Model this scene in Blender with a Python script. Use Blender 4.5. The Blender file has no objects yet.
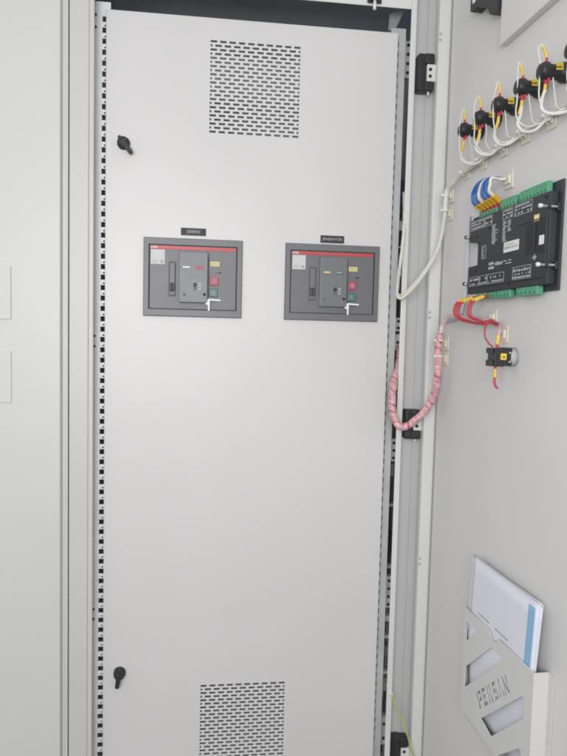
import bpy, bmesh, math, random
from mathutils import Vector, Matrix
random.seed(7)
scene = bpy.context.scene
COL = scene.collection

# ------------------------------------------------------------------ camera
cd = bpy.data.cameras.new('camera')
cam = bpy.data.objects.new('camera', cd); COL.objects.link(cam)
cd.sensor_fit = 'VERTICAL'; cd.sensor_height = 36.0; cd.lens = 30.12
cd.clip_start = 0.01; cd.clip_end = 200
YAW, PITCH, ROLL = 0.11793, 0.06753, -0.02413
fw = Vector((math.sin(YAW)*math.cos(PITCH), math.cos(YAW)*math.cos(PITCH), -math.sin(PITCH)))
rt = Vector((math.cos(YAW), -math.sin(YAW), 0)); dn = fw.cross(rt)
r2 = math.cos(ROLL)*rt + math.sin(ROLL)*dn
d2 = -math.sin(ROLL)*rt + math.cos(ROLL)*dn
cam.matrix_world = Matrix(((r2.x, -d2.x, -fw.x, .2507), (r2.y, -d2.y, -fw.y, -1.5661),
                           (r2.z, -d2.z, -fw.z, 1.3124), (0, 0, 0, 1)))
scene.camera = cam

# ------------------------------------------------------------------ light
w = bpy.data.worlds.new('World'); scene.world = w; w.use_nodes = True
bg = w.node_tree.nodes['Background']
bg.inputs[0].default_value = (0.99, 0.99, 1.0, 1); bg.inputs[1].default_value = 0.57
def area(name, loc, target, sx, sy, power, color):
    l = bpy.data.lights.new(name, 'AREA'); l.shape = 'RECTANGLE'; l.size = sx; l.size_y = sy
    l.energy = power; l.color = color
    o = bpy.data.objects.new(name, l); COL.objects.link(o); o.location = loc
    o.rotation_euler = (Vector(target) - Vector(loc)).to_track_quat('-Z', 'Y').to_euler()
    return o
area('window_lamp', (-0.15, -2.5, 1.55), (0.35, 0, 1.15), 1.4, 1.0, 35, (1.0, 0.99, 0.985))
scene.view_settings.view_transform = 'Standard'; scene.view_settings.look = 'None'
scene.view_settings.exposure = 0.30; scene.view_settings.gamma = 1.0
scene.render.film_transparent = False
scene.cycles.filter_width = 1.9

# ------------------------------------------------------------------ materials
MATS = {}
def mat(name, color, rough=0.5, metal=0.0, var=0.03, scale=6.0, bump=0.0, bscale=900.0, coat=0.0, spec=0.5, wave=0.0, trans=0.0):
    m = bpy.data.materials.new(name); m.use_nodes = True
    nt = m.node_tree; b = nt.nodes['Principled BSDF']
    b.inputs['Roughness'].default_value = rough; b.inputs['Metallic'].default_value = metal
    b.inputs['Specular IOR Level'].default_value = spec; b.inputs['Coat Weight'].default_value = coat
    if trans: b.inputs['Transmission Weight'].default_value = trans
    tc = nt.nodes.new('ShaderNodeTexCoord'); n = nt.nodes.new('ShaderNodeTexNoise')
    n.inputs['Scale'].default_value = scale; n.inputs['Detail'].default_value = 5
    nt.links.new(tc.outputs['Object'], n.inputs['Vector'])
    r = nt.nodes.new('ShaderNodeMapRange'); r.inputs[1].default_value = .3; r.inputs[2].default_value = .7
    r.inputs[3].default_value = 1 - var; r.inputs[4].default_value = 1 + var
    nt.links.new(n.outputs['Fac'], r.inputs[0])
    mx = nt.nodes.new('ShaderNodeVectorMath'); mx.operation = 'SCALE'
    mx.inputs[0].default_value = color
    nt.links.new(r.outputs[0], mx.inputs['Scale']); nt.links.new(mx.outputs[0], b.inputs['Base Color'])
    rr = nt.nodes.new('ShaderNodeMapRange'); rr.inputs[3].default_value = max(.02, rough-.06); rr.inputs[4].default_value = min(1, rough+.06)
    nt.links.new(n.outputs['Fac'], rr.inputs[0]); nt.links.new(rr.outputs[0], b.inputs['Roughness'])
    if bump:
        n2 = nt.nodes.new('ShaderNodeTexNoise'); n2.inputs['Scale'].default_value = bscale; n2.inputs['Detail'].default_value = 2
        nt.links.new(tc.outputs['Object'], n2.inputs['Vector'])
        bp = nt.nodes.new('ShaderNodeBump'); bp.inputs['Strength'].default_value = bump; bp.inputs['Distance'].default_value = .0004
        nt.links.new(n2.outputs['Fac'], bp.inputs['Height']); nt.links.new(bp.outputs[0], b.inputs['Normal'])
        if wave:                                          # slow waviness of a large thin sheet
            n3 = nt.nodes.new('ShaderNodeTexNoise'); n3.inputs['Scale'].default_value = 5.0; n3.inputs['Detail'].default_value = 1
            nt.links.new(tc.outputs['Object'], n3.inputs['Vector'])
            b3 = nt.nodes.new('ShaderNodeBump'); b3.inputs['Strength'].default_value = wave; b3.inputs['Distance'].default_value = .006
            nt.links.new(n3.outputs['Fac'], b3.inputs['Height']); nt.links.new(b3.outputs[0], bp.inputs['Normal'])
    MATS[name] = m
    return m
M_PANEL = mat('panel_paint', (.605, .600, .598), .40, var=.02, scale=2.6, bump=.25, bscale=420, wave=.35)
M_DOOR = mat('door_paint', (.640, .636, .628), .42, var=.02, scale=2.4, bump=.25, bscale=420, wave=.3)
M_FRAME = mat('frame_paint', (.62, .625, .61), .42, var=.015, scale=3, bump=.1)
M_NEIGH = mat('neighbour_paint', (.56, .57, .56), .42, var=.018, scale=2, bump=.25, bscale=420, wave=.3)
M_COLUMN = mat('frame_paint_dimmed', (.53, .525, .52), .42, var=.015, scale=3, bump=.1)  # frame paint, darkened to offset the strong lamp light on the left column
M_GUSSET = mat('gusset_grey', (.26, .27, .285), .5, var=.06, scale=10)
M_ZINC_SHADED = mat('zinc_shaded', (.47, .48, .485), .5, var=.08, scale=16, bump=.1)  # same zinc as the left profile, with shade put into its colour
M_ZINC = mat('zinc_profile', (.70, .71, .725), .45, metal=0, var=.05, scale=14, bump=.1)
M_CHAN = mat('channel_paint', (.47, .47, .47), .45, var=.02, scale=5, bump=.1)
M_INNER = mat('interior_sheet', (.74, .77, .83), .6, var=.12, scale=4)
M_BLACK = mat('black_plastic', (.018, .019, .022), .42, var=.15, scale=60, bump=.15)
M_MOD = mat('module_plastic', (.026, .030, .038), .48, var=.12, scale=40, bump=.2)
M_DARK = mat('dark_recess', (.010, .012, .016), .5, var=.1)
M_LATCH = mat('latch_plastic', (.016, .020, .024), .55, var=.15, scale=80, bump=.15)
M_BRK = mat('breaker_grey', (.134, .136, .148), .42, var=.03, scale=12, bump=.1)
M_BRKF = mat('breaker_flange_grey', (.132, .136, .146), .40, var=.03, scale=12, bump=.1)
M_BRKC = mat('breaker_cover_grey', (.142, .150, .164), .38, var=.03, scale=12, bump=.1)
M_RED = mat('red_stripe', (.48, .055, .065), .4, var=.04, scale=30)
M_REDB = mat('red_button', (.38, .075, .115), .4, var=.05, scale=40)
M_GREENB = mat('green_button', (.07, .15, .13), .4, var=.05, scale=40)
M_YEL = mat('yellow_label', (.72, .55, .07), .5, var=.05, scale=60)
M_PYEL = mat('pale_yellow_label', (.66, .60, .26), .5, var=.05, scale=60)
M_WHITE = mat('white_plastic', (.75, .75, .74), .5, var=.03, scale=40)
M_LABEL = mat('paper_label', (.56, .57, .57), .55, var=.05, scale=50)
M_PRINT = mat('printed_white', (.50, .51, .52), .6, var=.25, scale=300)
M_INK = mat('printed_dark', (.05, .05, .05), .6, var=.1)
M_WIREW = mat('white_wire', (.66, .65, .60), .42, var=.05, scale=60)
M_CABW = mat('cream_cable', (.63, .62, .55), .42, var=.06, scale=60)
M_BLUE = mat('blue_wire', (.03, .13, .42), .4, var=.1, scale=60)
M_LILAC = mat('lilac_wire', (.35, .36, .50), .45, var=.08, scale=60)
M_REDW = mat('red_wire', (.44, .04, .055), .4, var=.1, scale=60)
M_PINK = mat('pink_wrap', (.60, .34, .36), .30, var=.28, scale=75)
M_MARK = mat('yellow_sleeve', (.74, .50, .06), .45, var=.06, scale=90)
M_FERR = mat('red_ferrule', (.50, .03, .06), .4, var=.08, scale=90)
M_MOUNT = mat('cream_mount', (.66, .63, .53), .5, var=.04, scale=50)
M_GREEN = mat('green_terminal', (.09, .33, .19), .42, var=.08, scale=50, bump=.1)
M_STEEL = mat('bright_steel', (.70, .70, .70), .38, metal=.1, var=.05, scale=60)
M_COLLAR = mat('grey_collar', (.43, .43, .43), .6, metal=0, var=.06, scale=60)
M_PAPER = mat('paper', (.68, .69, .76), .6, var=.015, scale=6)
M_PAPER2 = mat('plastic_sleeve', (.58, .59, .65), .3, var=.03, scale=8)
M_CYAN = mat('blue_band', (.24, .45, .66), .5, var=.03, scale=20)
M_POCKET = mat('pocket_sheet', (.60, .60, .588), .45, var=.015, scale=5, bump=.1)
M_POCKSIDE = mat('pocket_side', (.60, .597, .58), .42, var=.015, scale=5, bump=.1)
M_PLATE = mat('nameplate_black', (.022, .023, .029), .55, var=.08, scale=60)
M_PLTXT = mat('nameplate_text', (.42, .43, .47), .5, var=.05, scale=60)
M_EARTH = mat('earth_wire', (.42, .45, .10), .42, var=.2, scale=160)
M_FLOOR = mat('floor_concrete', (.12, .12, .115), .6, var=.1, scale=3, bump=.3, bscale=60)

# ------------------------------------------------------------------ mesh helpers
DX0, DY0, TH = .8165, -.03, -.04165
DDIR = Vector((-math.sin(TH), -math.cos(TH), 0))      # along the open door, away from its hinges
DNRM = Vector((-math.cos(TH), math.sin(TH), 0))       # out of the door's inner face
def D(s, o, z):                                       # a point on the open door: along, out of, up
    return Vector((DX0, DY0, 0)) + DDIR*s + DNRM*o + Vector((0, 0, z))
def W(x, y, z): return Vector((x, y, z))

class MB:
    def __init__(self): self.bm = bmesh.new()
    def box(self, a, b, F=W, bev=0.0, seg=2):
        tmp = bmesh.new(); vs = []
        for k in range(8):
            vs.append(tmp.verts.new((b[0] if k & 1 else a[0], b[1] if k & 2 else a[1], b[2] if k & 4 else a[2])))
        for q in ((0,1,3,2),(4,6,7,5),(0,4,5,1),(2,3,7,6),(0,2,6,4),(1,5,7,3)): tmp.faces.new([vs[i] for i in q])
        if bev: bmesh.ops.bevel(tmp, geom=tmp.edges[:], offset=bev, segments=seg, profile=.6, affect='EDGES')
        self.add(tmp, F); return self
    def add(self, tmp, F=W):
        mp = {}
        for v in tmp.verts: mp[v] = self.bm.verts.new(F(*v.co))
        for f in tmp.faces:
            try: nf = self.bm.faces.new([mp[v] for v in f.verts]); nf.smooth = f.smooth
            except ValueError: pass
        tmp.free(); return self
    def prism(self, pts, c0, c1, F, bev=0.0):           # outline (u, v) pulled from c0 to c1; F(u, c, v)
        tmp = bmesh.new(); n = len(pts)
        a = [tmp.verts.new((p[0], c0, p[1])) for p in pts]; b = [tmp.verts.new((p[0], c1, p[1])) for p in pts]
        tmp.faces.new(a); tmp.faces.new(b[::-1])
        for i in range(n): tmp.faces.new((a[i], b[i], b[(i+1) % n], a[(i+1) % n]))
        if bev: bmesh.ops.bevel(tmp, geom=tmp.edges[:], offset=bev, segments=2, profile=.6, affect='EDGES')
        self.add(tmp, F); return self
    def lathe(self, prof, o, axis, n=28):                # prof: (distance along the axis, radius)
        axis = Vector(axis).normalized(); u = axis.orthogonal().normalized(); v = axis.cross(u); o = Vector(o)
        rings = []
        for d, r in prof:
            if r <= 1e-6: rings.append([self.bm.verts.new(o + axis*d)])
            else: rings.append([self.bm.verts.new(o + axis*d + (u*math.cos(2*math.pi*i/n) + v*math.sin(2*math.pi*i/n))*r) for i in range(n)])
        for A, B in zip(rings, rings[1:]):
            for i in range(n):
                j = (i+1) % n
                if len(A) == 1 and len(B) == 1: continue
                if len(A) == 1: f = self.bm.faces.new((A[0], B[j], B[i]))
                elif len(B) == 1: f = self.bm.faces.new((A[i], A[j], B[0]))
                else: f = self.bm.faces.new((A[i], A[j], B[j], B[i]))
                f.smooth = True
        return self
    def tube(self, pts, r, n=10, sub=8, rfun=None, spiral=None):
        pts = [Vector(p) for p in pts]; P = []
        ext = [pts[0]*2 - pts[1]] + pts + [pts[-1]*2 - pts[-2]]
        for i in range(1, len(ext)-2):
            p0, p1, p2, p3 = ext[i-1:i+3]
            for k in range(sub):
                t = k/sub
                P.append(.5*((2*p1) + (p2-p0)*t + (2*p0-5*p1+4*p2-p3)*t*t + (3*p1-p0-3*p2+p3)*t**3))
        P.append(pts[-1])
        nrm = None; rings = []; L = 0
        for i, p in enumerate(P):
            t = (P[min(i+1, len(P)-1)] - P[max(i-1, 0)]).normalized()
            if nrm is None: nrm = t.orthogonal().normalized()
            nrm = (nrm - t*nrm.dot(t)).normalized(); bn = t.cross(nrm)
            if i: L += (p - P[i-1]).length
            ring = []
            for k in range(n):
                a = 2*math.pi*k/n; rr = r
                if spiral: 
                    ph = (a/(2*math.pi) + L/spiral[0] + .22*math.sin(L*61) + .15*math.sin(L*143 + 1)) % 1.0
                    rr = r*(1 + .05*math.sin(L*170))*(1 - spiral[1]*(1 if ph < spiral[2]*(1 + .5*math.sin(L*83)) else 0))
                ring.append(self.bm.verts.new(p + (nrm*math.cos(a) + bn*math.sin(a))*rr))
            rings.append(ring)
        for A, B in zip(rings, rings[1:]):
            for i in range(n):
                f = self.bm.faces.new((A[i], A[(i+1) % n], B[(i+1) % n], B[i])); f.smooth = True
        self.bm.faces.new(rings[0][::-1]); self.bm.faces.new(rings[-1])
        return self
    def build(self, name, m, parent=None):
        bmesh.ops.recalc_face_normals(self.bm, faces=self.bm.faces[:])
        me = bpy.data.meshes.new(name); self.bm.to_mesh(me); self.bm.free()
        me.materials.append(m)
        o = bpy.data.objects.new(name, me); COL.objects.link(o)
        if parent is not None: attach(o, parent)
        return o
def base_of(o):
    T = Matrix.Translation(o.location)
    return o.parent and (base_of(o.parent) @ o.matrix_parent_inverse @ T) or T
def attach(o, parent):
    o.parent = parent; o.matrix_parent_inverse = base_of(parent).inverted()
def thing(name, label, cat, loc, group=None):
    o = bpy.data.objects.new(name, None); COL.objects.link(o); o.location = loc
    o.empty_display_size = .05
    return tag(o, label, cat, group)
def tag(o, label, cat, group=None):
    o['label'] = label; o['category'] = cat
    if group: o['group'] = group
    return o
def dup(root, shift, label):
    r = root.copy(); COL.objects.link(r); r.location = root.location + Vector(shift); r['label'] = label
    def rec(a, b):
        for ch in list(a.children):
            c = ch.copy(); COL.objects.link(c); mi = ch.matrix_parent_inverse.copy(); c.parent = b; c.matrix_parent_inverse = mi; rec(ch, c)
    rec(root, r); return r
def text_mesh(name, body, size, F, m, parent=None, c0=0, depth=.0006, align='CENTER', stretch=1.0):
    cu = bpy.data.curves.new(name, 'FONT'); cu.body = body; cu.size = size; cu.align_x = align; cu.align_y = 'CENTER'
    cu.extrude = depth/2; cu.resolution_u = 3
    t = bpy.data.objects.new(name, cu); COL.objects.link(t)
    dg = bpy.context.evaluated_depsgraph_get(); dg.update()
    me = bpy.data.meshes.new_from_object(t.evaluated_get(dg))
    bpy.data.objects.remove(t); bpy.data.curves.remove(cu)
    for v in me.vertices: v.co = F(v.co.x*stretch, v.co.z, v.co.y)
    me.materials.clear(); me.materials.append(m); me.name = name
    o = bpy.data.objects.new(name, me); COL.objects.link(o)
    if parent is not None: attach(o, parent)
    return o
def sheet_with_holes(mb, x0, x1, z0, z1, rows, yf, yb, F=W):
    """flat sheet in x/z from yf to yb; rows: list of (zlo, zhi, [(xa, xb), ...]) sorted upward"""
    bm = mb.bm
    def quad(a, b, c, d): bm.faces.new([bm.verts.new(F(*p)) for p in (a, b, c, d)])
    def strip(xa, xb, za, zb):
        if xb - xa < 1e-6 or zb - za < 1e-6: return
        quad((xa, yf, za), (xb, yf, za), (xb, yf, zb), (xa, yf, zb))
    z = z0
    for zl, zh, hs in rows:
        strip(x0, x1, z, zl); x = x0
        for xa, xb in hs:
            strip(x, xa, zl, zh); x = xb
            quad((xa, yf, zl), (xa, yb, zl), (xa, yb, zh), (xa, yf, zh)); quad((xb, yf, zl), (xb, yf, zh), (xb, yb, zh), (xb, yb, zl))
            quad((xa, yf, zl), (xb, yf, zl), (xb, yb, zl), (xa, yb, zl)); quad((xa, yf, zh), (xa, yb, zh), (xb, yb, zh), (xb, yf, zh))
        strip(x, x1, zl, zh); z = zh
    strip(x0, x1, z, z1)
def norecalc(mb, name, m, parent):
    me = bpy.data.meshes.new(name); mb.bm.to_mesh(me); mb.bm.free(); me.materials.append(m)
    o = bpy.data.objects.new(name, me); COL.objects.link(o); attach(o, parent); return o

# ------------------------------------------------------------------ floor
fl = MB(); fl.box((-4, -5, -.02), (4, 3, 0)); f = fl.build('floor', M_FLOOR); f['kind'] = 'structure'

# ------------------------------------------------------------------ cabinet
cab = thing('switchgear_cabinet', 'open light grey switchgear cabinet with vented inner panel and door swung to the right', 'cabinet', (.38, .25, 0))
# left column of the frame
m = MB()
m.box((-.0765, -.030, .02), (-.033, -.021, 2.20), bev=.002)
m.box((-.0330, -.0295, .02), (-.0214, -.0205, 2.20), bev=.003, seg=3)
m.box((-.0765, -.0205, .02), (-.060, .0100, 2.20))
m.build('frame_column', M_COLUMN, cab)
# right column: front lip, then the recess with the hinges
m = MB()
m.box((.7225, -.030, .02), (.7362, -.024, 2.20), bev=.002)
m.build('frame_column', M_FRAME, cab)
m = MB()
m.box((.7420, .000, .02), (.7735, .0025, 2.20))
m.box((.7737, -.003, .02), (.842, .0022, 2.20), bev=.0008)
m.box((.838, .0024, .02), (.842, .05, 2.20))
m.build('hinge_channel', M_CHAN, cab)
m = MB()
m.box((-.0212, -.0295, 2.104), (.7223, -.0260, 2.20), bev=.001)
m.box((-.0785, -.030, 2.2005), (.845, .03, 2.215), bev=.001)
m.build('top_rail', M_FRAME, cab)
m = MB(); m.box((-.0785, -.0325, .0), (.845, .04, .10), bev=.002); m.build('plinth', M_CHAN, cab)
m = MB()
m.box((-.09, .05, 2.222), (.86, .60, 2.232)); m.box((-.09, .60, .02), (.86, .61, 2.23))
m.box((-.095, .03, .02), (-.088, .60, 2.23)); m.box((.846, .052, .02), (.853, .60, 2.23)); m.box((-.088, .05, .1), (.846, .6, .104))
m.build('shell', M_INNER, cab)
m = MB()
m.prism([(.684, 2.117), (.7185, 2.133), (.7185, 2.122), (.698, 2.078), (.682, 2.078)], .028, .0305, W)
m.build('gusset', M_GUSSET, cab)
# perforated mounting profiles
def profile(x0, x1, hx0, hx1, cx, ztop, zfirst, dr=0.0, y=.0108):
    mb = MB(); rows = []
    z = zfirst; zs = []
    while z > .22: zs.append(z); z -= .025
    for z in reversed(zs):
        rows.append((z-.0145-.002, z-.0145+.002, [(cx-.002-dr*.5*(2.04-z)/1.85, cx+.002-dr*.5*(2.04-z)/1.85)]))
        rows.append((z-.0062, z+.0062, [(hx0 - dr*(2.04-z)/1.85, hx1)]))
    sheet_with_holes(mb, x0, x1, .14, ztop, rows, y, y+.0027)
    mb.box((x0, y+.0032, .14), (x0+.002, .05, ztop))
    return norecalc(mb, 'mounting_profile', M_ZINC if x0 < .3 else M_ZINC_SHADED, cab)
p = profile(-.052, .0090, -.0100, .004, -.0035, 2.0805, 2.0415, .0045)
for z in (2.05, 2.022, .62, .595, 1.30, 1.275):
    MB().lathe([(0, .0001), (0, .0032), (.002, .0032), (.002, 0)], (-.0258, .0108, z), (0, -1, 0), 12).build('screw', M_DARK, p)
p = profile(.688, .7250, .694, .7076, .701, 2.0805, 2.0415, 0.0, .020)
# brackets and terminals glimpsed through the gap beside the inner panel
def gap_piece(za, zb, mtl, name, y=.05, holes=0, xa=.725, xb=.7475):
    mm = MB(); mm.box((xa, y, za), (xb, y+.02, zb), bev=.001)
    q = mm.build(name, mtl, cab)
    if holes:
        for k in range(holes):
            z = za + (zb-za)*(k+.5)/holes
            h = MB(); h.lathe([(0, .0001), (0, .0036), (.003, .0036), (.003, 0)], (.7405, y-.002, z), (0, -1, 0), 10)
            h.build('screw', M_DARK, q)
for za, zb, hs in ((1.975, 2.066, 4), (1.33, 1.365, 2), (1.28, 1.322, 1), (1.165, 1.20, 2), (.985, 1.045, 3), (.585, .672, 4), (.50, .508, 0), (.40, .408, 0), (.20, .28, 2)):
    gap_piece(za, zb, M_ZINC, 'bracket', holes=hs)
for za, zb in ((1.59, 1.615), (1.545, 1.55), (1.51, 1.514), (1.475, 1.479)):
    gap_piece(za, zb, M_FRAME, 'bracket')
for za, zb, mt_, xa, xb, yy in ((1.215, 1.232, M_GUSSET, .730, .752, .055), (1.085, 1.10, M_WHITE, .735, .75, .06), (.94, .975, M_GUSSET, .732, .75, .07), (.86, .868, M_ZINC_SHADED, .728, .752, .06), (.74, .79, M_DARK, .735, .75, .045), (.69, .70, M_ZINC_SHADED, .73, .752, .06), (.545, .56, M_WHITE, .736, .75, .055), (.445, .475, M_GUSSET, .734, .752, .06), (.34, .375, M_ZINC_SHADED, .73, .752, .07)):
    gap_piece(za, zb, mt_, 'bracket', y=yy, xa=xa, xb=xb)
for x, y, r_, mt_, wob in ((.7400, .075, .0032, M_BLACK, .004), (.7470, .095, .0026, M_COLLAR, .006), (.7360, .110, .0030, M_INK, .005)):
    mm = MB(); mm.tube([W(x + wob*math.sin(z*9 + x*400), y + wob*math.cos(z*7), z) for z in [.16 + .12*k for k in range(16)]], r_, 8, 4); mm.build('inner_cable', mt_, cab)
gap_piece(1.63, 1.72, mat('busbar_blue', (.02, .03, .09), .5), 'busbar_sleeve')
# door striker on the top rail
m = MB(); m.box((.612, -.0345, 2.108), (.646, -.0322, 2.13)); m.box((.620, -.040, 2.112), (.637, -.0347, 2.124), bev=.001)
st = m.build('striker', M_BLACK, cab)
m = MB(); m.lathe([(0, .0001), (0, .004), (.02, .004), (.021, 0)], (.629, -.037, 2.1115), (0, 0, -1), 12); m.build('screw', M_STEEL, st)

# inner panel with two slotted vents
PITCH_X, SLOT, SH, PZ = .02228, .0155, .0051, .00955
def vent_rows(x0, ztop, n):
    rows = []
    for k in range(n):
        z = ztop - k*PZ
        if k % 2 == 0: hs = [(x0 + i*PITCH_X, x0 + i*PITCH_X + SLOT) for i in range(10)]
        else:
            hs = [(x0, x0 + .0045)] + [(x0 + (i+.5)*PITCH_X, x0 + (i+.5)*PITCH_X + SLOT) for i in range(9)]
            hs.append((x0 + 9*PITCH_X + SLOT - .0045, x0 + 9*PITCH_X + SLOT))
        rows.append((z - SH, z, hs))
    return rows[::-1]
m = MB()
rows = vent_rows(.2425, .4185, 23) + vent_rows(.2425, 2.0085, 23)
sheet_with_holes(m, 0.0012, .6988, .1412, 2.0588, rows, 0, .002)
bmm = m.bm
def q4(*pts): bmm.faces.new([bmm.verts.new(p) for p in pts])
e = .0012
# rounded fold round the sheet
X0, X1, Z0, Z1 = 0.0, .70, .14, 2.06
q4((X0+e, 0, Z0+e), (X0+e, 0, Z1-e), (X0, e, Z1-e), (X0, e, Z0+e)); q4((X1-e, 0, Z0+e), (X1, e, Z0+e), (X1, e, Z1-e), (X1-e, 0, Z1-e))
q4((X0+e, 0, Z1-e), (X1-e, 0, Z1-e), (X1-e, e, Z1), (X0+e, e, Z1)); q4((X0+e, 0, Z0+e), (X0+e, e, Z0), (X1-e, e, Z0), (X1-e, 0, Z0+e))
q4((X0, e, Z0+e), (X0, e, Z1-e), (X0, .0100, Z1-e), (X0, .0100, Z0+e)); q4((X1, e, Z0+e), (X1, .0100, Z0+e), (X1, .0100, Z1-e), (X1, e, Z1-e))
q4((X0+e, e, Z1), (X1-e, e, Z1), (X1-e, .0100, Z1), (X0+e, .0100, Z1)); q4((X0+e, e, Z0), (X0+e, .0100, Z0), (X1-e, .0100, Z0), (X1-e, e, Z0))
panel = norecalc(m, 'inner_panel', M_PANEL, cab)
def latch(x, z, ang, k=.82):
    ca, sa = math.cos(ang), math.sin(ang)
    def F(u, c, v): return Vector((x + k*(u*ca - v*sa), c, z + k*(u*sa + v*ca)))
    mm = MB()
    mm.lathe([(0, k*.0185), (.003, k*.0185), (.005, k*.0170), (.012, k*.0165), (.0160, k*.0150), (.0175, k*.011), (.0175, 0)], (x, 0, z), (0, -1, 0), 32)
    mm.prism([(-.0075, .0), (-.0062, -.036), (-.0045, -.0395), (.0045, -.0395), (.0062, -.036), (.0075, 0)], -.008, -.0205, F, bev=.0018)
    mm.prism([(-.0045, .0195), (.0045, .0195), (.0055, .010), (-.0055, .010)], -.006, -.0185, F, bev=.0015)
    mm.prism([(-.013, -.0035), (-.013, .0035), (.013, .0035), (.013, -.0035)], -.0165, -.0205, F, bev=.0015)
    return mm.build('latch', M_LATCH, panel)
latch(.0420, 1.7560, math.radians(38)); latch(.0412, .4600, math.radians(-8))

# the door, opened a little past a right angle
m = MB()
m.box((0, -.0022, .10), (.76, 0, 2.19), F=D)
door = m.build('door', M_DOOR, cab)
m = MB()
m.box((.0006, .0003, .101), (.0165, .0305, 2.189), F=D, bev=.0018)
m.box((.7435, .0003, .101), (.7594, .0305, 2.189), F=D, bev=.0018)
m.box((.017, .0003, 2.1722), (.743, .0305, 2.1885), F=D, bev=.0018); m.box((.017, .0003, .1013), (.743, .0305, .1165), F=D, bev=.0018)
rim = m.build('door_flange', M_FRAME, door)
m = MB(); m.box((.0172, .0003, .12), (.0215, .0028, 2.17), F=D, bev=.001); m.build('gasket', mat('gasket_grey', (.30, .30, .30), .7), door)
for z in (2.037, 1.372, .75):
    for dz in (.006, -.008): MB().lathe([(0, .0001), (0, .0030), (.0015, .0030), (.0015, 0)], D(.0166, .027, z+dz), DDIR, 12).build('screw', M_COLLAR, rim)
for z0, z1 in ((1.915, 2.004), (1.058, 1.133), (.184, .270)):
    mm = MB()
    mm.box((.7445, -.030, z0), (.7650, -.0005, z1), bev=.005, seg=3)
    mm.box((.7600, -.034, z1-.026), (.7845, -.0045, z1), bev=.006, seg=3)
    mm.box((.7600, -.034, z0), (.7845, -.0045, z0+.022), bev=.005, seg=3)
    hg = mm.build('hinge', M_BLACK, cab)
    mm = MB(); mm.box((.7657, -.0325, z0+.0225), (.7890, -.008, z1-.0265), bev=.0015); lf = mm.build('hinge_leaf', M_FRAME, hg)
    for zz in (z0 + .034, z0 + .050): MB().lathe([(0, .0001), (0, .0040), (.0014, .0040), (.0014, 0)], (.7735, -.0325, zz), (0, -1, 0), 12).build('screw', M_DARK, hg)
    mm = MB(); mm.lathe([(0, .0001), (0, .0035), (.007, .003), (.008, 0)], (.7735, -.022, z0), (0, 0, -1), 12); mm.build('hinge_pin', M_STEEL, hg)

# ------------------------------------------------------------------ neighbour cabinet
nb = thing('closed_cabinet', 'closed light grey cabinet with two blank rectangular plates, left of the open one', 'cabinet', (-.45, .2, 0))
m = MB(); m.box((-.88, -.046, .11), (-.0925, -.0285, 2.19), bev=.004, seg=3); nd = m.build('door', M_NEIGH, nb)
m = MB(); m.box((-.90, -.028, .0), (-.0865, .55, 2.215)); m.build('frame', M_FRAME, nb)
m = MB(); m.box((-.0862, -.0275, .02), (-.0835, .3, 2.2)); m.build('gasket', M_FRAME, nb)
m = MB(); m.box((-.0831, -.0300, .02), (-.0790, .3, 2.2), bev=.0018); m.build('joint_strip', M_FRAME, nb)
for z0, z1 in ((1.334, 1.456), (1.142, 1.260)):
    m = MB(); m.box((-.43, -.0495, z0), (-.2015, -.0462, z1), bev=.001); m.build('blanking_plate', M_NEIGH, nd)

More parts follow.
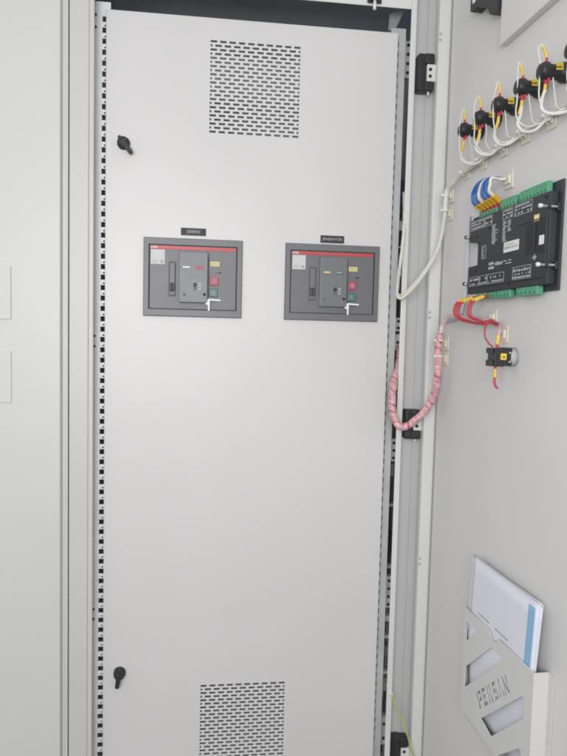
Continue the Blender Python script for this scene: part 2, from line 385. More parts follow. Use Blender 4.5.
# ------------------------------------------------------------------ circuit breakers
def breaker(dx, dz, label, ind1, ind2, iscol):
    def F(x, y, z): return Vector((x + dx, y, z + dz))
    t = thing('circuit_breaker', label, 'circuit breaker', (.209 + dx, 0, 1.351 + dz), 'circuit breakers set in the inner panel')
    m = MB()                                              # flange: four mitred bars
    A = [(.0908, 1.3515), (.3275, 1.3515), (.3275, 1.5392), (.0908, 1.5392)]
    B = [(.1035, 1.3690), (.3150, 1.3690), (.3150, 1.5225), (.1035, 1.5225)]
    C_ = [(.0925, 1.3532), (.3258, 1.3532), (.3258, 1.5375), (.0925, 1.5375)]
    E_ = [(.1028, 1.3672), (.3158, 1.3672), (.3158, 1.5232), (.1028, 1.5232)]
    loops = [(A, -.0003), (A, -.006), (C_, -.0085), (E_, -.0085), (B, -.0075), (B, -.0008)]
    vs = [[m.bm.verts.new(F(x, y, z)) for x, z in L] for L, y in loops]
    for P, Q in zip(vs, vs[1:]):
        for i in range(4): m.bm.faces.new((P[i], P[(i+1) % 4], Q[(i+1) % 4], Q[i]))
    m.build('flange', M_BRKF, t)
    m = MB(); m.box((.1058, -.0055, 1.3700), (.3130, -.0006, 1.5215), F=F, bev=.0008); face = m.build('face_plate', M_BRK, t)
    m = MB(); m.box((.1034, -.0012, 1.3691), (.3151, -.0003, 1.5224), F=F); m.build('shadow_gap', M_DARK, t)
    m = MB(); m.box((.1070, -.0066, 1.5120), (.3122, -.0054, 1.5200), F=F, bev=.0004); sp = m.build('stripe', M_RED, t)
    text_mesh('logo', 'ABB', .0075, lambda u, c, v: F(.1150 + u, -.0068 + c, 1.5160 + v), M_WHITE, sp, stretch=1.25)
    m = MB(); m.box((.1080, -.0061, 1.4760), (.1412, -.0054, 1.5108), F=F); lb = m.build('rating_label', M_LABEL, t)
    m = MB()
    m.box((.1310, -.0064, 1.4785), (.1385, -.00605, 1.4860), F=F)
    for k in range(3): m.box((.1110, -.0064, 1.4800 + k*.0024), (.1260, -.00605, 1.4808 + k*.0024), F=F)
    m.build('print', M_LABEL if False else mat('label_print', (.36, .36, .38), .6), lb)
    # charging handle in its slot
    m = MB(); m.box((.1506, -.0062, 1.3995), (.1685, -.0054, 1.4835), F=F, bev=.0003); sl = m.build('handle_slot', mat('slot_grey', (.085, .088, .10), .5), t)
    m = MB(); m.box((.1532, -.0105, 1.4305), (.1662, -.0060, 1.4800), F=F, bev=.0015); m.box((.1525, -.0085, 1.4030), (.1668, -.0060, 1.4110), F=F, bev=.001)
    hd = m.build('charging_handle', M_BRK, t)
    m = MB(); m.box((.1535, -.0135, 1.4135), (.1592, -.0060, 1.4290), F=F, bev=.0015); m.box((.1606, -.0115, 1.4135), (.1662, -.0060, 1.4290), F=F, bev=.0015)
    m.build('handle_grip', mat('grip_grey', (.06, .062, .07), .5), hd)
    # raised protection cover
    m = MB(); m.prism([(.1762, 1.3858), (.2445, 1.3858), (.2445, 1.5070), (.1762, 1.5070)], -.0055, -.0180, F, bev=.0016)
    cv = m.build('trip_unit_cover', M_BRKC, t)
    m = MB(); m.box((.1850, -.0190, 1.4680), (.2015, -.0178, 1.4715), F=F); m.build('label', ind1, cv)
    m = MB(); m.box((.2150, -.0190, 1.4655), (.2335, -.0178, 1.4738), F=F, bev=.0004); iw = m.build('state_window', ind2, cv)
    m = MB()
    for k, u in enumerate((.2175, .2222, .2268)): m.box((u, -.0193, 1.4688), (u+.003, -.01895, 1.4712), F=F)
    m.build('print', iscol, iw)
    m = MB(); m.box((.2105, -.0205, 1.4240), (.2180, -.0178, 1.4325), F=F, bev=.001); m.build('selector', M_DARK, cv)
    m = MB(); m.box((.2105, -.0192, 1.4158), (.2180, -.0178, 1.4235), F=F, bev=.0004); m.build('test_socket', mat('socket_grey', (.11, .115, .125), .5), cv)
    m = MB()
    for z in (1.4300, 1.4242, 1.4175): m.box((.2225, -.0187, z), (.2285, -.0178, z+.0022), F=F)
    m.build('print', M_LABEL, cv)
    m = MB(); m.lathe([(0, .0001), (0, .0034), (.0012, .0034), (.0012, 0)], F(.2372, -.018, 1.4058), (0, -1, 0), 14)
    m.build('screw', M_DARK, cv)
    m = MB(); m.lathe([(0, .0001), (0, .003), (.0010, .003), (.0010, 0)], F(.1890, -.018, 1.4045), (0, -1, 0), 14); m.build('screw', M_BRK, cv)
    m = MB(); m.box((.2448, -.0115, 1.3990), (.2466, -.0056, 1.4950), F=F); m.build('dark_edge_strip', M_DARK, t)  # thin dark strip along the cover's right edge
    m = MB(); m.box((.2498, -.0065, 1.4752), (.2720, -.0054, 1.4862), F=F); yl = m.build('counter_label', M_PYEL, t)
    m = MB()
    for k in range(2): m.box((.2520, -.0068, 1.4783 + k*.0035), (.2690, -.00645, 1.4793 + k*.0035), F=F)
    m.build('print', mat('label_ink', (.35, .30, .12), .6), yl)
    m = MB(); m.lathe([(0, .0001), (0, .0022), (.0012, .0022), (.0012, 0)], F(.2735, -.0055, 1.4600), (0, -1, 0), 12)
    m.box((.2648, -.0064, 1.4580), (.2690, -.0054, 1.4596), F=F); m.build('keyhole', M_DARK, t)
    m = MB(); m.box((.2500, -.0100, 1.4290), (.2700, -.0054, 1.4505), F=F, bev=.0015); rb = m.build('off_button', M_REDB, t)
    m = MB(); m.lathe([(0, .0001), (0, .0058), (.0012, .0052), (.0012, .003), (.0006, .003), (.0006, 0)], F(.2595, -.0100, 1.4400), (0, -1, 0), 18); m.build('symbol', mat('pale_red_mark', (.55, .24, .30), .5), rb)
    m = MB(); m.box((.2485, -.0100, 1.4010), (.2690, -.0054, 1.4210), F=F, bev=.0015); gb = m.build('on_button', M_GREENB, t)
    m = MB(); m.box((.2573, -.0106, 1.4055), (.2600, -.0097, 1.4165), F=F); m.box((.2520, -.0106, 1.4055), (.2535, -.0097, 1.4165), F=F); m.build('symbol', mat('pale_green_mark', (.22, .32, .30), .5), gb)
    # white seal tag hanging from the cover's corner
    m = MB()
    m.prism([(.2425, 1.3920), (.2765, 1.3908), (.2765, 1.3946), (.2480, 1.3962)], -.0140, -.0156, F)
    m.prism([(.2405, 1.3872), (.2478, 1.3960), (.2506, 1.3915), (.2502, 1.3668), (.2462, 1.3668), (.2458, 1.3800), (.2395, 1.3835)], -.0160, -.0176, F)
    m.build('seal_tag', M_WHITE, t)
    return t
breaker(0, 0, 'grey circuit breaker with red state window, the left one, beside the perforated strip', M_WHITE, M_REDB, mat('dark_red_mark', (.16, .01, .02), .5))
breaker(.3425, -.0003, 'grey circuit breaker with green state window, the right one, near the hinges', M_PYEL, M_GREENB, M_LABEL)

def nameplate(x0, x1, z0, z1, text, size, label, st):
    t = thing('nameplate', label, 'sign', ((x0+x1)/2, 0, z0), 'nameplates over the breakers')
    m = MB(); m.box((x0, -.0017, z0), (x1, -.0002, z1), bev=.0003); m.build('plate', M_PLATE, t)
    text_mesh('lettering', text, size, lambda u, c, v: Vector(((x0+x1)/2 + u, -.0019 + c, (z0+z1)/2 + v)), M_PLTXT, t, stretch=st, depth=.0006)
nameplate(.1785, .2385, 1.5475, 1.5652, '\u015eEBEKE', .0095, 'small black nameplate with short pale lettering above the left breaker', 1.05)
nameplate(.5200, .5795, 1.5432, 1.5615, 'JENERAT\u00d6R', .0088, 'small black nameplate with longer pale lettering above the right breaker', 1.05)

# ------------------------------------------------------------------ pilot lamp blocks and their wires on the door
BZ = 1.760
BS = [.2000, .2740, .3510, .4350, .5090, .588]
def dvec(ds): return DDIR*ds
t0 = thing('contact_block', '', 'contact block', D(BS[0], 0, BZ), 'black lamp blocks in a row on the door')
m = MB(); m.lathe([(0, .0165), (.010, .0165), (.0125, .0150), (.017, .0125), (.030, .0122), (.033, .0135), (.046, .0135), (.049, .0120), (.049, 0)], D(BS[0], .0003, BZ), DNRM, 32)
bd = m.build('housing', M_BLACK, t0)
m = MB()
m.box((BS[0]-.0035, .0475, BZ-.0075), (BS[0]+.0035, .0502, BZ+.0075), F=D, bev=.0008)
for a in (-1, 1): m.box((BS[0]-.0045, .033, BZ+a*.0128-.002), (BS[0]+.0045, .044, BZ+a*.0128+.002), F=D, bev=.0006)
m.build('terminal', M_BLACK, bd)
# yellow label on the side facing the room
m = MB(); m.box((BS[0]+.0118, .0150, BZ-.0015), (BS[0]+.0140, .0270, BZ+.0105), F=D, bev=.0003); yl = m.build('label', M_YEL, t0)
m = MB(); m.box((BS[0]+.01405, .0180, BZ+.0015), (BS[0]+.01425, .0286, BZ+.0042), F=D)
m.build('print', mat('label_code', (.22, .13, .01), .6), yl)
ORD = ['nearest the hinges', 'second from the hinges', 'third from the hinges', 'fourth from the hinges', 'fifth from the hinges', 'farthest from the hinges']
t0['label'] = 'black lamp contact block on the open door, ' + ORD[0]
for i in range(1, 6):
    q = dup(t0, dvec(BS[i]-BS[0]) + Vector((0, 0, (.001, .0, .002, .001, .0)[i-1])), 'black lamp contact block on the open door, ' + ORD[i]).rotation_euler = (random.uniform(-.05, .05), random.uniform(-.03, .03), random.uniform(-.05, .05))
def lampwire(i):
    s = BS[i]; j = lambda a: random.uniform(-a, a)
    z = BZ
    # lower wire: red ferrule, yellow sleeve, white loop to the trunk
    t = thing('wire', 'white looped wire with yellow sleeve under the lamp block ' + ORD[i], 'wire', D(s, .038, z-.015), 'lower wires of the lamp blocks')
    pts = [D(s, .0385, z-.030), D(s-.001, .0430+j(.002), z-.046), D(s+.001, .0450, z-.060+j(.002)), D(s+.010, .0380, z-.074+j(.002)), D(s+.022, .0260, z-.077), D(s+.034+j(.004), .0150, z-.070), D(s+.048, .010, z-.066)]
    pts = [pts[0]] + [p + Vector((j(.002), j(.004), j(.0035))) for p in pts[1:-1]] + [pts[-1]]
    m = MB(); m.tube(pts, .0029, 8); m.build('conductor', M_WIREW, t)
    m = MB(); m.tube([D(s+.007, .0300, z-.0120), D(s+.010, .0290, z-.030), D(s+.010, .0270+j(.003), z-.048), D(s+.012, .0220, z-.062), D(s+.022, .0160, z-.067)], .0012, 8); m.build('strand', M_WIREW, t)
    m = MB(); m.tube([D(s, .0385, z-.0120), D(s, .0385, z-.0170), D(s, .0385, z-.0215)], .0028, 10); m.tube([D(s+.004, .0360, z-.0120), D(s+.004, .0360, z-.0190)], .0022, 8); m.build('ferrule', M_FERR, t)
    m = MB(); m.tube([D(s, .0385, z-.0205), D(s, .0395, z-.030), D(s-.001, .0428, z-.045)], .0027, 10); m.build('marker_sleeve', M_MARK, t)
    # upper wire
    up = random.uniform(.0, .006)
    t = thing('wire', 'thin white wire with yellow sleeve over the lamp block ' + ORD[i], 'wire', D(s, .038, z+.015), 'upper wires of the lamp blocks')
    b = (.0005, .003, .001, .005, .0065, .006)[i]
    P0, P1, P2 = D(s, .0385, z+.0220), D(s, .0385+b*.4, z+.030), D(s, .0385+b*1.3, z+.040)
    pts = [P1, P2, D(s-.001, .0420+b, z+.043), D(s-.002, .0460+b, z+.032), D(s-.001, .0500, z+.012), D(s+.001, .0500, z-.020), D(s+.002, .0490, z-.045), D(s+.006, .0440, z-.064), D(s+.016, .0320, z-.0735), D(s+.030, .0180, z-.068)]
    pts = pts[:3] + [p + Vector((j(.003), j(.004), j(.003))) for p in pts[3:-1]] + [pts[-1]]
    m = MB(); m.tube(pts, .0013, 8); m.build('conductor', M_WIREW, t)
    m = MB(); m.tube([D(s, .0385, z+.0120), D(s, .0385, z+.0225)], .0022, 10); m.build('ferrule', M_FERR, t)
    m = MB(); m.tube([D(s, .0385, z+.0215), P1, P2], .0024, 10); m.build('marker_sleeve', M_MARK, t)
for i in range(6): lampwire(i)

# cable mounts
CM = [(.0590, 1.654, 'upper of two cream mounts under the white cable by the hinges'), (.0575, 1.612, 'lower of two cream mounts under the white cable by the hinges'),
      (.144, 1.689, 'cream mount under the first lamp block'), (.2225, 1.6905, 'cream mount under the second lamp block'), (.307, 1.695, 'cream mount under the third lamp block'), (.3885, 1.697, 'cream mount under the fourth lamp block'),
      (.4728, 1.697, 'cream mount under the fifth lamp block'), (.335, 1.626, 'cream mount beside the blue wires above the controller'), (.2965, 1.3575, 'pinkish mount behind the red wires under the controller'),
      (.3445, 1.325, 'cream mount just above the key switch'), (.0665, 1.303, 'upper of two cream mounts on the pink cable'), (.0670, 1.266, 'lower of two cream mounts on the pink cable')]
def mount(s, z, label):
    t = thing('cable_mount', label, 'cable mount', D(s, 0, z), 'cable tie mounts stuck to the door')
    m = MB(); m.box((s-.014, .0004, z-.017), (s+.014, .0032, z+.017), F=D, bev=.0008); m.build('base', M_MOUNT, t)
    m = MB(); m.box((s-.008, .0034, z-.008), (s-.003, .0085, z+.008), F=D, bev=.0006); m.box((s+.003, .0034, z-.008), (s+.008, .0085, z+.008), F=D, bev=.0006); m.build('saddle', M_MOUNT, t)
    return t
mt = None
for s, z, lab in CM:
    if mt is None: mt = mount(s, z, lab); s0, z0 = s, z
    else: dup(mt, dvec(s-s0) + Vector((0, 0, z-z0)), lab)

# white trunk cable: along the row of blocks, down past the hinges, looping into the cabinet
t = thing('cable', 'cream wrapped cable under the lamp blocks looping down across the hinge gap', 'cable', D(.1, 0, 1.68))
trunk = [D(.66, .010, 1.706), D(.55, .010, 1.703), D(.46, .011, 1.701), D(.36, .010, 1.699), D(.27, .011, 1.696), D(.20, .010, 1.692), D(.1650, .011, 1.689), D(.1350, .013, 1.6855), D(.1050, .015, 1.6760), D(.0800, .018, 1.6650), D(.0720, .020, 1.6500), D(.0720, .021, 1.612)]
loop = [D(.0720, .021, 1.612), W(.7979, -.1000, 1.5936), W(.7938, -.0960, 1.5520), W(.7852, -.0900, 1.5147), W(.7696, -.0820, 1.4818), W(.7488, -.0740, 1.4484), W(.7269, -.0680, 1.4216), W(.7117, -.0620, 1.4095), W(.7040, -.0560, 1.4168), W(.7050, -.0530, 1.4437), W(.7105, -.0450, 1.4786), W(.7180, -.0370, 1.533), W(.7225, -.0310, 1.582), W(.7290, -.008, 1.630), W(.735, .02, 1.68)]
m = MB(); m.tube(trunk, .0062, 14, 16, spiral=(.014, .12, .25)); m.build('wrap', M_CABW, t)
m = MB(); m.tube(loop, .0042, 10, 10, spiral=(.016, .06, .2)); m.tube([p + Vector((-.001, -.003, .007)) for p in loop[:11]], .0023, 8, 8); m.build('lead', M_CABW, t)
def tie(s, o, z, r, axis_z, mtl, par):
    mm = MB(); ax = Vector((0, 0, 1)) if axis_z else DDIR
    mm.lathe([(-.0016, r), (-.0016, r+.0011), (.0016, r+.0011), (.0016, r)], D(s, o, z), ax, 16)
    h = D(s, o + r + .0014, z)
    mm.box((s-.0028, o+r+.0004, z-.0028), (s+.0028, o+r+.005, z+.0028), F=D, bev=.0006)
    mm.build('cable_tie', mtl, par)
for s, z in ((.144, 1.6865), (.2225, 1.6935), (.307, 1.698), (.3885, 1.700), (.4728, 1.7015)): tie(s, .0105, z, .0064, False, M_WHITE, t)
tie(.0720, .020, 1.650, .0064, True, M_WHITE, t); tie(.0720, .021, 1.615, .0064, True, M_WHITE, t)

# ------------------------------------------------------------------ generator controller
gc = thing('controller', 'black generator controller seen from behind with green terminals, on the open door', 'controller', D(.36, 0, 1.40))
m = MB(); m.box((.218, .0005, 1.3995), (.5215, .0048, 1.5850), F=D, bev=.001); m.build('back_plate', M_MOD, gc)
OF = .0200
m = MB()
m.prism([(.2085, 1.4105), (.5110, 1.4105), (.5110, 1.5665), (.2085, 1.5665), (.2085, 1.5205), (.2580, 1.5165), (.2600, 1.4685), (.2085, 1.4685)], .0050, OF, D, bev=.0012)
mbody = m.build('housing', M_MOD, gc)
def green(s0, s1, zlo, zhi, o0, o1, n, up):
    mm = MB(); mm.box((s0, o0, zlo), (s1, o1, zhi), F=D, bev=.0008)
    st = (s1-s0)/n
    for k in range(n): mm.box((s0 + st*k + st*.10, o1-.0002, zlo+.0015), (s0 + st*(k+1) - st*.10, o1+.0010, zhi-.0012), F=D, bev=.0004)
    g = mm.build('terminal_block', M_GREEN, gc)
    mm = MB()
    for k in range(n): mm.box((s0 + st*(k+.5) - .0017, o1+.0009, zlo+.0032), (s0 + st*(k+.5) + .0017, o1+.0013, zlo+.0068), F=D)
    mm.build('wire_entry', mat('terminal_recess', (.02, .08, .045), .6) if 'terminal_recess' not in MATS else MATS['terminal_recess'], g)
green(.2440, .3170, 1.5668, 1.5775, .0060, .0165, 6, 1)
green(.3290, .3880, 1.5668, 1.5865, .0060, .0150, 5, 1)
green(.3990, .4930, 1.5668, 1.5880, .0060, .0145, 8, 1)
green(.2480, .2890, 1.3985, 1.4100, .0060, .0170, 4, 0)
green(.2960, .3270, 1.3965, 1.4100, .0060, .0155, 3, 0)
green(.3335, .3840, 1.3945, 1.4100, .0060, .0165, 4, 0)
green(.4080, .4800, 1.3945, 1.4100, .0060, .0175, 5, 0)
for a, b in ((.2090, .2420), (.3182, .3280), (.3892, .3978)):
    mm = MB(); mm.box((a, .0060, 1.5668), (b, .0130, 1.5730), F=D, bev=.0006); mm.build('terminal_cover', M_MOD, gc)
# raised step along the housing's middle, rivets and grooves
m = MB()
m.box((.4100, OF-.0005, 1.5238), (.5080, OF+.0016, 1.5258), F=D, bev=.0005); m.box((.5055, OF-.0005, 1.4300), (.5085, OF+.0030, 1.5235), F=D, bev=.0006)
m.box((.2150, OF-.0005, 1.4225), (.5000, OF+.0022, 1.4245), F=D, bev=.0006)
m.build('rib', M_MOD, gc)
for s_, z_ in ((.2950, 1.5380), (.2440, 1.5290), (.4980, 1.5580), (.3850, 1.4200), (.2440, 1.4580)):
    MB().lathe([(0, .0001), (0, .0030), (.0008, .0030), (.0008, .0018), (.0002, .0016), (.0002, 0)], D(s_, OF, z_), DNRM, 12).build('rivet', M_DARK, gc)
# the beige socket at the bottom left corner
m = MB(); m.box((.2140, .0060, 1.3990), (.2450, .0150, 1.4100), F=D, bev=.0006); m.build('socket', M_MOUNT, gc)
# port in the housing's right half: flat panel, recess shade painted dark
m = MB(); m.box((.4400, OF-.0009, 1.4700), (.5020, OF+.0006, 1.5200), F=D); pt = m.build('port', M_DARK, gc)
m = MB(); m.box((.4680, OF+.0005, 1.4705), (.4705, OF+.0022, 1.5195), F=D); m.box((.4385, OF-.0005, 1.4680), (.5035, OF+.0016, 1.4698), F=D); m.box((.5022, OF-.0005, 1.4700), (.5040, OF+.0016, 1.5200), F=D); m.build('port_frame', M_MOD, pt)
m = MB(); m.box((.4845, OF+.0004, 1.4790), (.4985, OF+.0018, 1.4950), F=D, bev=.0004); m.build('jumper', M_WHITE, pt)
m = MB(); m.box((.4630, OF-.0004, 1.5225), (.4795, OF+.0006, 1.5338), F=D); yl = m.build('yellow_label', M_YEL, gc)
m = MB(); m.box((.4662, OF+.0006, 1.5245), (.4705, OF+.0009, 1.5318), F=D); m.box((.4728, OF+.0006, 1.5245), (.4765, OF+.0009, 1.5318), F=D); m.build('print', M_WHITE, yl)
m = MB(); m.box((.3598, OF-.0004, 1.4805), (.4150, OF+.0006, 1.5000), F=D); wl = m.build('serial_label', M_WHITE, gc)
m = MB()
for k in range(9): m.box((.3640 + k*.0052, OF+.0006, 1.4865), (.3640 + k*.0052 + random.uniform(.002, .0042), OF+.0008, 1.4915), F=D)
m.box((.3640, OF+.0006, 1.4945), (.4000, OF+.0008, 1.4958), F=D); m.build('print', mat('serial_ink', (.30, .30, .33), .6), wl)
# white screen print: terminal frames and rows of tiny marks
m = MB()
def frame(s0, s1, z0, z1, th=.0008):
    a, b = OF-.0003, OF+.0003
    m.box((s0, a, z0), (s1, b, z0+th), F=D); m.box((s0, a, z1-th), (s1, b, z1), F=D); m.box((s0, a, z0+th), (s0+th, b, z1-th), F=D); m.box((s1-th, a, z0+th), (s1, b, z1-th), F=D)
def marks(s0, s1, z, h, wmin=.0014, wmax=.0040, gap=.0016, dens=.9):
    s = s0
    while s < s1 - wmin:
        ww = min(random.uniform(wmin, wmax), s1-s)
        if random.random() < dens: m.box((s, OF-.0003, z), (s+ww, OF+.0003, z+h*random.uniform(.75, 1)), F=D)
        s += ww + gap
def vmarks(s, wd, z0, z1, step=.0028):
    z = z0
    while z < z1:
        m.box((s + random.uniform(0, .002), OF-.0003, z), (s + wd*random.uniform(.45, 1), OF+.0003, z+.0015), F=D); z += step
frame(.2140, .2750, 1.5440, 1.5635); marks(.2160, .2740, 1.5585, .0030); marks(.2160, .2740, 1.5530, .0032); marks(.2160, .2740, 1.5465, .0036)
frame(.2765, .3070, 1.5440, 1.5635); marks(.2785, .3060, 1.5585, .003); marks(.2785, .3060, 1.5480, .0045, dens=.6)
frame(.3500, .3870, 1.5450, 1.5640); marks(.3520, .3860, 1.5590, .003); marks(.3520, .3860, 1.5525, .0035); marks(.3520, .3860, 1.5470, .003, dens=.6)
frame(.3950, .4540, 1.5430, 1.5640); marks(.3970, .4530, 1.5590, .003); marks(.3970, .4530, 1.5530, .0034); marks(.3970, .4530, 1.5455, .004, dens=.5)
vmarks(.3080, .026, 1.5040, 1.5420); vmarks(.3510, .018, 1.5025, 1.5420); vmarks(.3700, .014, 1.5200, 1.5420); 
frame(.2680, .2860, 1.4790, 1.5060); vmarks(.2700, .010, 1.4815, 1.5030, .0034)
marks(.3010, .3240, 1.4630, .0055, .003, .006, .0012); marks(.3010, .3240, 1.4545, .006, .003, .006, .0012)
marks(.3280, .3560, 1.4600, .0070, .002, .005, .002); marks(.3600, .3900, 1.4640, .0020, .003, .008, .001); marks(.3600, .3900, 1.4590, .0020, .003, .008, .001)
frame(.2170, .2600, 1.4260, 1.4450); marks(.2200, .2590, 1.4370, .0045, .002, .006); marks(.2200, .2590, 1.4285, .0030)
frame(.2620, .2950, 1.4260, 1.4450); marks(.2650, .2930, 1.4370, .004, dens=.6); marks(.2640, .2940, 1.4285, .0030)
frame(.2970, .3640, 1.4260, 1.4450); marks(.3100, .3500, 1.4360, .005, dens=.5); marks(.2990, .3620, 1.4285, .0034)
frame(.3970, .4600, 1.4260, 1.4490); marks(.4000, .4580, 1.4400, .005, .002, .006, .004); marks(.4000, .4580, 1.4340, .003, dens=.8); marks(.3980, .4590, 1.4280, .0034)
m.box((.4640, OF-.0003, 1.4585), (.4760, OF+.0003, 1.4610), F=D); m.box((.4690, OF-.0003, 1.4550), (.4715, OF+.0003, 1.4645), F=D)
m.build('print', M_PRINT, gc)
def clip(s, z, oa, ob):
    mm = MB(); mm.lathe([(0, .0001), (0, .0021), (ob-oa-.006, .0021), (ob-oa-.006, .0036), (ob-oa, .0036), (ob-oa, 0)], D(s, oa, z), DNRM, 14)
    c = mm.build('clamp_screw', M_STEEL, gc)
    mm = MB(); mm.box((s-.004, .0050, z-.007), (s+.003, .0110, z+.007), F=D, bev=.0008); mm.box((s-.0032, .0235, z-.0034), (s+.0032, .0286, z+.0034), F=D, bev=.0005); mm.build('clamp', M_BLACK, c)
clip(.5170, 1.5390, .0052, .0440); clip(.5180, 1.4415, .0052, .0440)
clip(.2040, 1.5330, .004, .0270); clip(.2040, 1.4330, .004, .0270)

# blue and white wires into the controller's top terminals
kinds = [('blue', M_BLUE), ('blue', M_BLUE), ('white', M_WIREW), ('blue', M_BLUE), ('blue', M_BLUE), ('white', M_WIREW)]
nth = ['first', 'second', 'third', 'fourth', 'fifth', 'sixth']
for i, (cn, cm) in enumerate(kinds):
    s = .2520 + .0148*i
    t = thing('wire', cn + ' wire with yellow sleeve arching over the controller, ' + nth[i] + ' from the left', 'wire', D(s, .012, 1.579), 'wires on top of the controller')
    b = D(s+.002, .0170, 1.5830+.0005*i); c = D(s+.007, .0340, 1.5900+.0010*i)
    pts = [b, c, D(s+.008, .0410+.0004*i, 1.5985+.001*i), D(s+.0105, .0430, 1.6130), D(s+.026-.0030*i, .0420, 1.6265-.0005*i), D(s+.050-.0075*i, .0380, 1.6315-.001*i), D(.322+.002*i, .0220, 1.6320-.001*i), D(.334+.001*i, .0120, 1.6260)]
    m = MB(); m.tube(pts, .0030, 10); m.build('conductor', cm, t)
    m = MB(); m.tube([b, (b+c)*.5 + Vector((0,0,.0006)), c], .0050, 10); m.build('marker_sleeve', mat('amber_sleeve', (.66, .40, .03), .45) if i == 0 else MATS['amber_sleeve'], t)
    m = MB(); m.tube([D(s, .0120, 1.5740), b], .0034, 10); m.build('ferrule', M_FERR, t)
t = thing('wire', 'thin lilac wire running down behind the left edge of the controller', 'wire', D(.19, .01, 1.42))
m = MB(); m.tube([D(.2160, .0210, 1.5760), D(.204, .018, 1.572), D(.190, .012, 1.550), D(.186, .010, 1.500), D(.186, .010, 1.450), D(.188, .012, 1.410), D(.186, .014, 1.385), D(.170, .012, 1.365), D(.130, .009, 1.357), D(.075, .009, 1.350)], .0020, 8)
m.build('conductor', M_LILAC, t)
t = thing('wire', 'thin white wire beside the lilac one at the left edge of the controller', 'wire', D(.18, .01, 1.42))
m = MB(); m.tube([D(.2150, .0200, 1.5800), D(.200, .016, 1.575), D(.183, .011, 1.550), D(.180, .010, 1.500), D(.180, .010, 1.450), D(.181, .012, 1.410), D(.176, .013, 1.382), D(.160, .011, 1.364), D(.120, .010, 1.362), D(.070, .012, 1.352)], .0015, 8)
m.build('conductor', M_WIREW, t)

# red wires from the bottom terminals
rw = [(.2330, .040, 0), (.2390, .037, 1), (.2450, .034, 2), (.2900, .036, 3), (.2970, .033, 4)]
for s, ob, i in rw:
    t = thing('wire', 'red wire with yellow sleeve bending down under the controller, ' + nth[i] + ' from the left', 'wire', D(s, .012, 1.40), 'red wires under the controller')
    a = D(s, .0150, 1.4030); b = D(s-.001, .0250, 1.4010); c = D(s-.004, ob+.010, 1.3920)
    pts = [b, c, D(s-.004, ob+.018, 1.3770), D(s-.001, ob+.016, 1.3620-.0008*i), D(s+.010, ob+.002, 1.3520), D(.280+.025*(i > 2), .0280, 1.3470-.0008*i), D(.300+.015*(i > 2), .0160, 1.3490+.001*i), D(.330, .0095, 1.342)]
    m = MB(); m.tube(pts, .0023, 10); m.build('conductor', M_REDW, t)
    m = MB(); m.tube([b, (b+c)*.5 + DNRM*.001, c], .0036, 10); m.build('marker_sleeve', M_MARK, t)
    m = MB(); m.tube([D(s, .0120, 1.4035), a, b], .0026, 10); m.build('ferrule', M_FERR, t)

# key switch block with its wires
kz, ks = 1.2815, .3830
t = thing('key_switch', 'black switch block with grey collar and yellow label under the controller', 'switch', D(ks, 0, kz))
m = MB(); m.lathe([(0, .0180), (.002, .0180), (.003, .0172)], D(ks, .0003, kz), DNRM, 32); m.build('gasket', M_GUSSET, t)
m = MB(); m.lathe([(.0, .0165), (.0005, .0175), (.0110, .0175), (.0120, .0165), (.0125, .0150), (.0125, 0)], D(ks, .0032, kz), DNRM, 32); m.build('collar', M_COLLAR, t)
m = MB()
m.box((ks-.015, .0130, kz-.0175), (ks+.015, .0290, kz+.0175), F=D, bev=.0012)
m.box((ks-.014, .0288, kz-.0185), (ks+.014, .0480, kz+.0165), F=D, bev=.0012)
m.box((ks-.012, .0488, kz-.0185), (ks+.012, .0530, kz-.0070), F=D, bev=.0012); m.box((ks-.012, .0488, kz+.0060), (ks+.012, .0530, kz+.0165), F=D, bev=.0012)
kb = m.build('contact_block', M_BLACK, t)
m = MB(); m.box((ks+.0138, .0250, kz-.0055), (ks+.0162, .0365, kz+.0065), F=D, bev=.0003); yl = m.build('label', M_YEL, t)
m = MB(); m.box((ks+.0162, .0277, kz-.0018), (ks+.0165, .0337, kz+.0012), F=D); m.build('print', MATS['label_code'], yl)
m = MB()
m.bm.free()
for a, b in ((.0180, .008), (.0180, -.009)): MB().lathe([(0, .0001), (0, .0022), (.0012, .0022), (.0012, 0)], D(ks+.015, a, kz+b), DDIR, 10).build('screw', M_COLLAR, kb)
t = thing('wire', 'red wire with yellow sleeve looping into the top of the key switch', 'wire', D(ks, .04, kz+.02))
m = MB(); m.tube([D(ks-.002, .0440, kz+.0180), D(ks-.004, .0530, kz+.0260), D(ks-.006, .0600, kz+.0400), D(ks-.010, .0570, kz+.0570), D(ks-.020, .0440, kz+.0660), D(ks-.030, .0300, kz+.0660), D(ks-.045, .0180, kz+.0660), D(.318, .010, 1.350)], .0016, 8); m.build('conductor', M_REDW, t)
t = thing('wire', 'pinkish wire with yellow sleeve dropping straight into the key switch', 'wire', D(ks, .035, kz+.02))
m = MB(); m.tube([D(ks, .0360, kz+.0160), D(ks-.002, .0340, kz+.0350), D(ks-.012, .0270, kz+.0540), D(ks-.030, .0180, kz+.0640), D(.318, .010, 1.350)], .0022, 8); m.build('conductor', M_PINK, t)
m = MB(); m.tube([D(ks, .0365, kz+.0230), D(ks-.001, .0350, kz+.0400)], .0036, 10); m.build('marker_sleeve', M_MARK, t)
m = MB(); m.tube([D(ks, .0365, kz+.0160), D(ks, .0365, kz+.0225)], .0030, 10); m.build('ferrule', M_FERR, t)
t = thing('wire', 'short red wire with yellow sleeve hanging below the key switch', 'wire', D(ks, .04, kz-.02))
m = MB(); m.tube([D(ks, .0385, kz-.0380), D(ks, .0390, kz-.0480), D(ks+.001, .0370, kz-.0560), D(ks+.003, .0330, kz-.0610)], .0026, 8); m.build('conductor', M_REDW, t)
m = MB(); m.tube([D(ks, .0385, kz-.0230), D(ks, .0385, kz-.0400)], .0030, 10); m.build('marker_sleeve', M_MARK, t)
